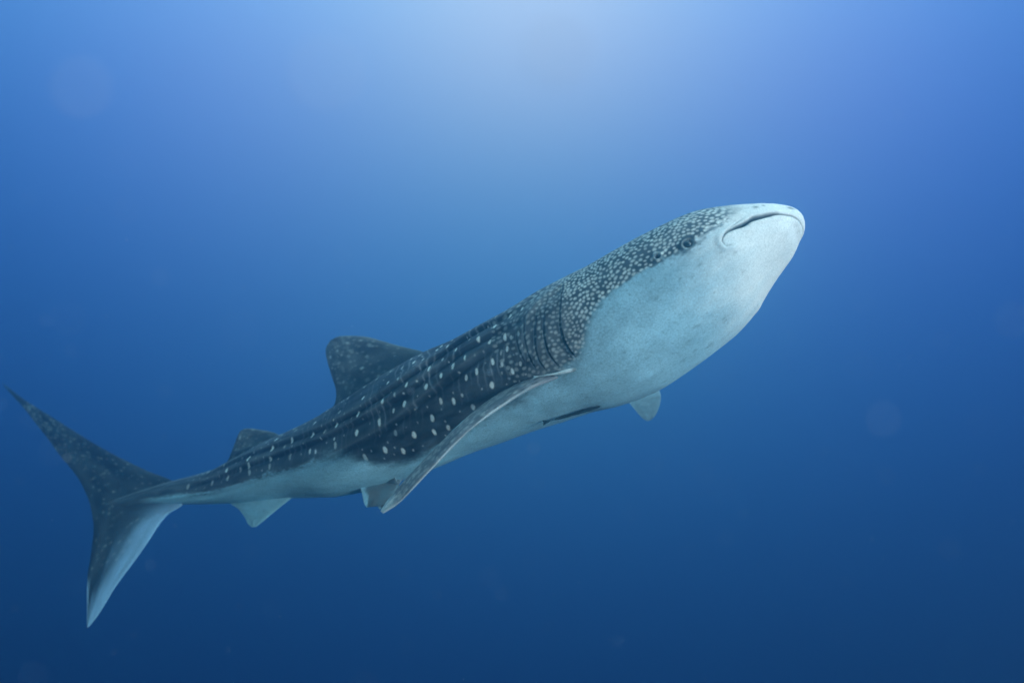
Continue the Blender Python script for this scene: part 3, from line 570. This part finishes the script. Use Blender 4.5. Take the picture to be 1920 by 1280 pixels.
def build_shark():
    root = bpy.data.objects.new('whale_shark', None); COL.objects.link(root)
    tag(root, 'big spotted whale shark with white belly swimming up to the right', 'whale shark')
    V, col, geo, colc = build_trunk()
    uu, th, P, NN, C, L, D, T = geo
    nu, nt = V.shape[:2]
    k0 = int(np.argmin(abs(uu - 1.7))); root.location = Vector(C[k0]); O = C[k0]
    Vs = [V.reshape(-1, 3)]; Cs = [colc.reshape(-1, 3)]; Fs = [grid_faces(nu, nt)]; Tr = []
    off = nu * nt
    paints = dict(dorsal_one=paint_dorsal(1, .62, 60), dorsal_two=paint_dorsal(2, .3, 16), anal=paint_pale(.80), caudal=paint_caudal,
                  pectoral_right=paint_pectoral, pectoral_left=paint_pale(.5), pelvic_right=paint_pelvic, pelvic_left=paint_pelvic)
    for nm, (LE, TE, tk, nr) in FINS.items():
        ns = {'caudal': 260, 'pectoral_right': 280, 'dorsal_one': 170}.get(nm, 100)
        v, f, cap, c = fin_mesh(LE, TE, tk, nr, paints[nm], ns, 120 if nm in ('caudal', 'pectoral_right', 'dorsal_one') else 64)
        Vs.append(v); Cs.append(np.clip(c, .004, .95)); Fs.append(f + off); Tr.append(cap + off); off += len(v)
    V = np.concatenate(Vs) - O; Cc = np.concatenate(Cs); Fq = np.concatenate(Fs); tri = np.concatenate(Tr)
    me = bpy.data.meshes.new('body')
    me.vertices.add(len(V)); me.vertices.foreach_set('co', V.astype(np.float32).ravel())
    nl = Fq.size + tri.size
    me.loops.add(nl); me.loops.foreach_set('vertex_index', np.concatenate([Fq.ravel(), tri.ravel()]).astype(np.int32))
    me.polygons.add(len(Fq) + len(tri))
    me.polygons.foreach_set('loop_start', np.concatenate([np.arange(0, Fq.size, 4), Fq.size + np.arange(0, tri.size, 3)]).astype(np.int32))
    me.polygons.foreach_set('use_smooth', np.ones(len(Fq) + len(tri), bool))
    me.update(calc_edges=True)
    at = me.color_attributes.new('pigment', 'FLOAT_COLOR', 'POINT')
    c4 = np.ones((len(V), 4), np.float32); c4[:, :3] = Cc; at.data.foreach_set('color', c4.ravel())
    me.materials.append(SKIN)
    body = bpy.data.objects.new('body', me); COL.objects.link(body); body.parent = root
    # eyes
    iris = plain_material('shark_iris', (.022, .018, .015), .25, .5, .5, 90)
    pup = plain_material('shark_pupil', (.004, .004, .005), .12, .6)
    for sd in (1, -1):
        i = int(np.argmin(abs(uu - EYE[0]))); tt = EYE[1] if sd > 0 else PI - EYE[1]; j = int(np.argmin(abs(th - tt)))
        p, n = P[i, j], NN[i, j]
        e = ball('eye', p - n * .013 - O, n, .0275, iris, root)
        ball('pupil', n * .0150, n, .0160, pup, e)
    return root

def ball(name, loc, n, r, mat, parent, nu=20, nv=28):
    a = np.linspace(0, PI, nu); b = np.linspace(0, 2 * PI, nv, endpoint=False)
    V = np.stack([np.sin(a)[:, None] * np.cos(b), np.sin(a)[:, None] * np.sin(b), np.cos(a)[:, None] + 0 * b], -1).reshape(-1, 3) * r
    q = Vector(n).to_track_quat('Z', 'Y').to_matrix(); V = V @ np.array(q).T
    o = mesh_obj(name, V, grid_faces(nu, nv), mat, parent); o.location = Vector(loc)
    return o

shark = build_shark()

# ---------------------------------------------------------------- remoras
def build_remora(label, tail, head, n, thick, body_cols, fork, bend):
    """slender fish from tail to head point, its sucker disc turned to the host (-n)"""
    tail, head, n = np.array(tail), np.array(head), np.array(n)
    ln = np.linalg.norm(head - tail); f = (head - tail) / ln
    n = unit((n - f * (n @ f))[None])[0]; sd = np.cross(f, n)
    root = bpy.data.objects.new('remora', None); COL.objects.link(root)
    tag(root, label, 'remora', 'remoras riding on the whale shark'); mid = (tail + head) / 2; root.location = Vector(mid)
    x = np.r_[np.linspace(0, .12, 8), np.linspace(.14, .9, 46), .9 + .1 * np.sin(np.linspace(.05, PI / 2, 16))]
    wy = pchip([0, .1, .3, .55, .75, .9, .97, 1], np.array([.10, .14, .38, .72, 1, 1.0, .72, .0]) * thick, x)       # half width
    wz = pchip([0, .1, .3, .55, .75, .9, .97, 1], np.array([.16, .16, .42, .80, .95, .72, .45, .0]) * thick, x)     # half depth
    t = np.linspace(0, 2 * PI, 28, endpoint=False)
    cx = bend * ln * np.sin(PI * x) 
    wig = .012 * ln * np.sin(PI * 1.7 * x)
    Y = wy[:, None] * np.cos(t); Z = wz[:, None] * np.sin(t)
    # flat sucker disc on top of the head
    disc = sstep(.66, .72, x) * (1 - sstep(.95, .99, x))
    Z = np.where(Z < 0, Z, Z * (1 - .35 * disc[:, None]))
    Z = Z + np.where(np.sin(t)[None] > .6, .06 * thick * np.sin(x * 230)[:, None] * disc[:, None], 0)
    def w3(a, y, z): return tail + f * (a * ln)[..., None] + sd * y[..., None] - n * z[..., None]
    Xg = np.broadcast_to(x[:, None], Y.shape)
    V = [w3(Xg, Y + wig[:, None], Z + cx[:, None]).reshape(-1, 3)]; Fq = [grid_faces(len(x), len(t))]
    band = sstep(.25, .8, np.sin(t))[None] + 0 * Xg
    k = sstep(.80, .97, Xg); k2 = 1 - sstep(.02, .22, Xg)
    c = np.array(body_cols[0]) * (1 - band[..., None]) + np.array(body_cols[1]) * band[..., None]
    c = mixc(c, np.array(body_cols[2]) + 0 * c, np.maximum(k * .9, k2 * body_cols[3]))
    Cs = [c.reshape(-1, 3)]; off = len(V[0])
    def plate(pts_a, pts_b, th, col):
        """thin tapered fin between two edges (lists of (a, y, z))"""
        nonlocal off
        A_, B_ = np.array(pts_a, float), np.array(pts_b, float); m = len(A_)
        q = np.linspace(0, 1, 7); ring = np.r_[q, q[-2:0:-1]]; zz = np.r_[np.sin(PI * q) * .5 + .12, -(np.sin(PI * q[-2:0:-1]) * .5 + .12)] * th
        Pp = A_[:, None] * (1 - ring)[None, :, None] + B_[:, None] * ring[None, :, None]
        nor = unit(np.cross(A_[-1] - A_[0], B_[m // 2] - A_[m // 2])[None] * [1, 1, 1])[0]
        a_, y_, z_ = Pp[..., 0], Pp[..., 1], Pp[..., 2]
        dx = nor[None, None] * zz[None, :, None]
        G = w3(a_ + dx[..., 0] / ln, y_ + dx[..., 1], z_ + dx[..., 2])
        V.append(G.reshape(-1, 3)); Fq.append(grid_faces(m, len(ring), off)); Cs.append(np.tile(np.array(col), (G.shape[0] * G.shape[1], 1))); off += G.shape[0] * G.shape[1]
    T = thick
    fc = body_cols[4]
    r = np.linspace(-1, 1, 9)
    plate([(.03, 0, .14 * T * v) for v in r], [(-.13 + fork * (1 - abs(v)) , 0, 1.6 * T * v) for v in r], .12 * T, fc)            # tail
    q = np.linspace(0, 1, 8)
    for up in (1, -1):
        plate([(.12 + .40 * v, 0, up * (.14 + .55 * v) * T) for v in q], [(.10 + .36 * v, 0, up * ((.14 + .55 * v) * T + .55 * T * math.sin(PI * (.15 + .85 * v)) )) for v in q], .10 * T, fc)
    for up in (1, -1):
        plate([(.66 + .05 * v, up * .85 * T, -.2 * T) for v in q], [(.52 + .12 * v, up * (1.7 * T - .5 * T * v), -.35 * T) for v in q], .10 * T, fc)
    V = np.concatenate(V) - mid
    o = mesh_obj('body', V, np.concatenate(Fq), SKIN, root, np.clip(np.concatenate(Cs), .004, .95))
    em = bpy.data.materials.get('remora_eye') or plain_material('remora_eye', (.01, .01, .012), .2, .5)
    for up in (1, -1):
        p = w3(np.array(.90), np.array(up * .90 * T), np.array(-.05 * T)) - mid
        ball('eye', p, sd * up, .16 * T, em, root, 8, 10)
    return root

RS = [(np.array(p), np.array(n)) for p, n in REMORA_SURF]
def off_skin(i, d): return RS[i][0] + RS[i][1] * d
build_remora('small silvery remora clinging beside the root of the near pectoral fin', off_skin(0, .050), off_skin(2, .028), RS[1][1], .0135,
             ((.80, .84, .86), (.72, .77, .80), (.10, .12, .13), .0, (.62, .68, .70)), .03, -.02)
build_remora('dark slender remora hanging under the white belly', off_skin(3, .022), off_skin(5, .016), RS[4][1], .0135,
             ((.020, .028, .032), (.026, .036, .042), (.018, .024, .028), .9, (.018, .026, .030)), .02, .0)

# ---------------------------------------------------------------- drifting plankton
def build_snow():
    R = np.random.default_rng(21)
    t = (1 + 5 ** .5) / 2
    ico = unit(np.array([(-1, t, 0), (1, t, 0), (-1, -t, 0), (1, -t, 0), (0, -1, t), (0, 1, t), (0, -1, -t), (0, 1, -t), (t, 0, -1), (t, 0, 1), (-t, 0, -1), (-t, 0, 1)], float))
    f = np.array([(0, 11, 5), (0, 5, 1), (0, 1, 7), (0, 7, 10), (0, 10, 11), (1, 5, 9), (5, 11, 4), (11, 10, 2), (10, 7, 6), (7, 1, 8), (3, 9, 4), (3, 4, 2), (3, 2, 6), (3, 6, 8), (3, 8, 9), (4, 9, 5), (2, 4, 11), (6, 2, 10), (8, 6, 7), (9, 8, 1)])
    V, Fq = [], []
    def bit(p, r):
        k = ico * (1 + .35 * R.uniform(-1, 1, (12, 1))) * (r * R.uniform(.7, 1.2, (1, 3)))
        Fq.append(f + 12 * len(V)); V.append(k + np.array(p))
    for _ in range(420):
        y = R.uniform(.9, 7.0)
        bit((R.uniform(-.8, .8) * y, y, R.uniform(-.35, .8) * y), R.uniform(.0008, .0024))
    for _ in range(60):
        y = R.uniform(.45, 2.2)
        bit((R.uniform(-.8, .8) * y, y, R.uniform(-.3, .8) * y), R.uniform(.0008, .0022) * (.6 + .4 * y))
    for p, r in SNOW: bit(p, r)
    m = plain_material('plankton', (.42, .58, .68), .6, .2)
    o = mesh_obj('marine_snow', np.concatenate(V), np.concatenate(Fq), m)
    tag(o, 'tiny pale plankton specks drifting through the blue water', 'plankton', kind='stuff')
SNOW = [((-0.3797, 0.5406, 0.3425), 0.0062), ((0.0366, 0.4626, 0.3247), 0.0085), ((-0.1367, 0.4485, 0.295), 0.0058), ((0.5158, 0.9516, 0.0923), 0.0042), ((0.6939, 0.9231, 0.2266), 0.0042), ((-0.0853, 2.5677, 0.4253), 0.0045), ((-0.3711, 2.4831, 0.3421), 0.0042), ((-1.4986, 2.3312, 0.095), 0.004), ((-0.5695, 2.7449, 0.0724), 0.0042), ((-0.3595, 2.5609, 0.4571), 0.0036), ((-0.8602, 3.0348, 0.1515), 0.003), ((0.0594, 1.9202, 0.1046), 0.003), ((-0.825, 1.5338, 0.4794), 0.003)]
build_snow()

# ---------------------------------------------------------------- the water itself
def build_water():
    x0, x1, y0, y1, z0, z1 = WATER_BOX
    V = [(x, y, z) for x in (x0, x1) for y in (y0, y1) for z in (z0, z1)]
    Fq = [(0, 1, 3, 2), (4, 6, 7, 5), (0, 4, 5, 1), (2, 3, 7, 6), (0, 2, 6, 4), (1, 5, 7, 3)]
    m = bpy.data.materials.new('sea_water'); m.use_nodes = True
    N = m.node_tree.nodes; N.clear()
    out = N.new('ShaderNodeOutputMaterial'); pv = N.new('ShaderNodeVolumePrincipled')
    pv.inputs['Color'].default_value = (*WATER_COLOR, 1)
    pv.inputs['Absorption Color'].default_value = (*WATER_ABSORB, 1)
    pv.inputs['Density'].default_value = WATER_DENSITY
    pv.inputs['Anisotropy'].default_value = .85
    m.node_tree.links.new(pv.outputs[0], out.inputs['Volume'])
    o = mesh_obj('haze', V, Fq, m, smooth=False)
    tag(o, 'clear blue sea water all around the whale shark', 'water', kind='stuff')
WATER_BOX = (-6.4, 6.4, -.6, 7.7, -3.6, 6.4)
WATER_DENSITY = .122
WATER_COLOR = (.12, .34, .45)
WATER_ABSORB = (.06, .69, .89)
build_water()
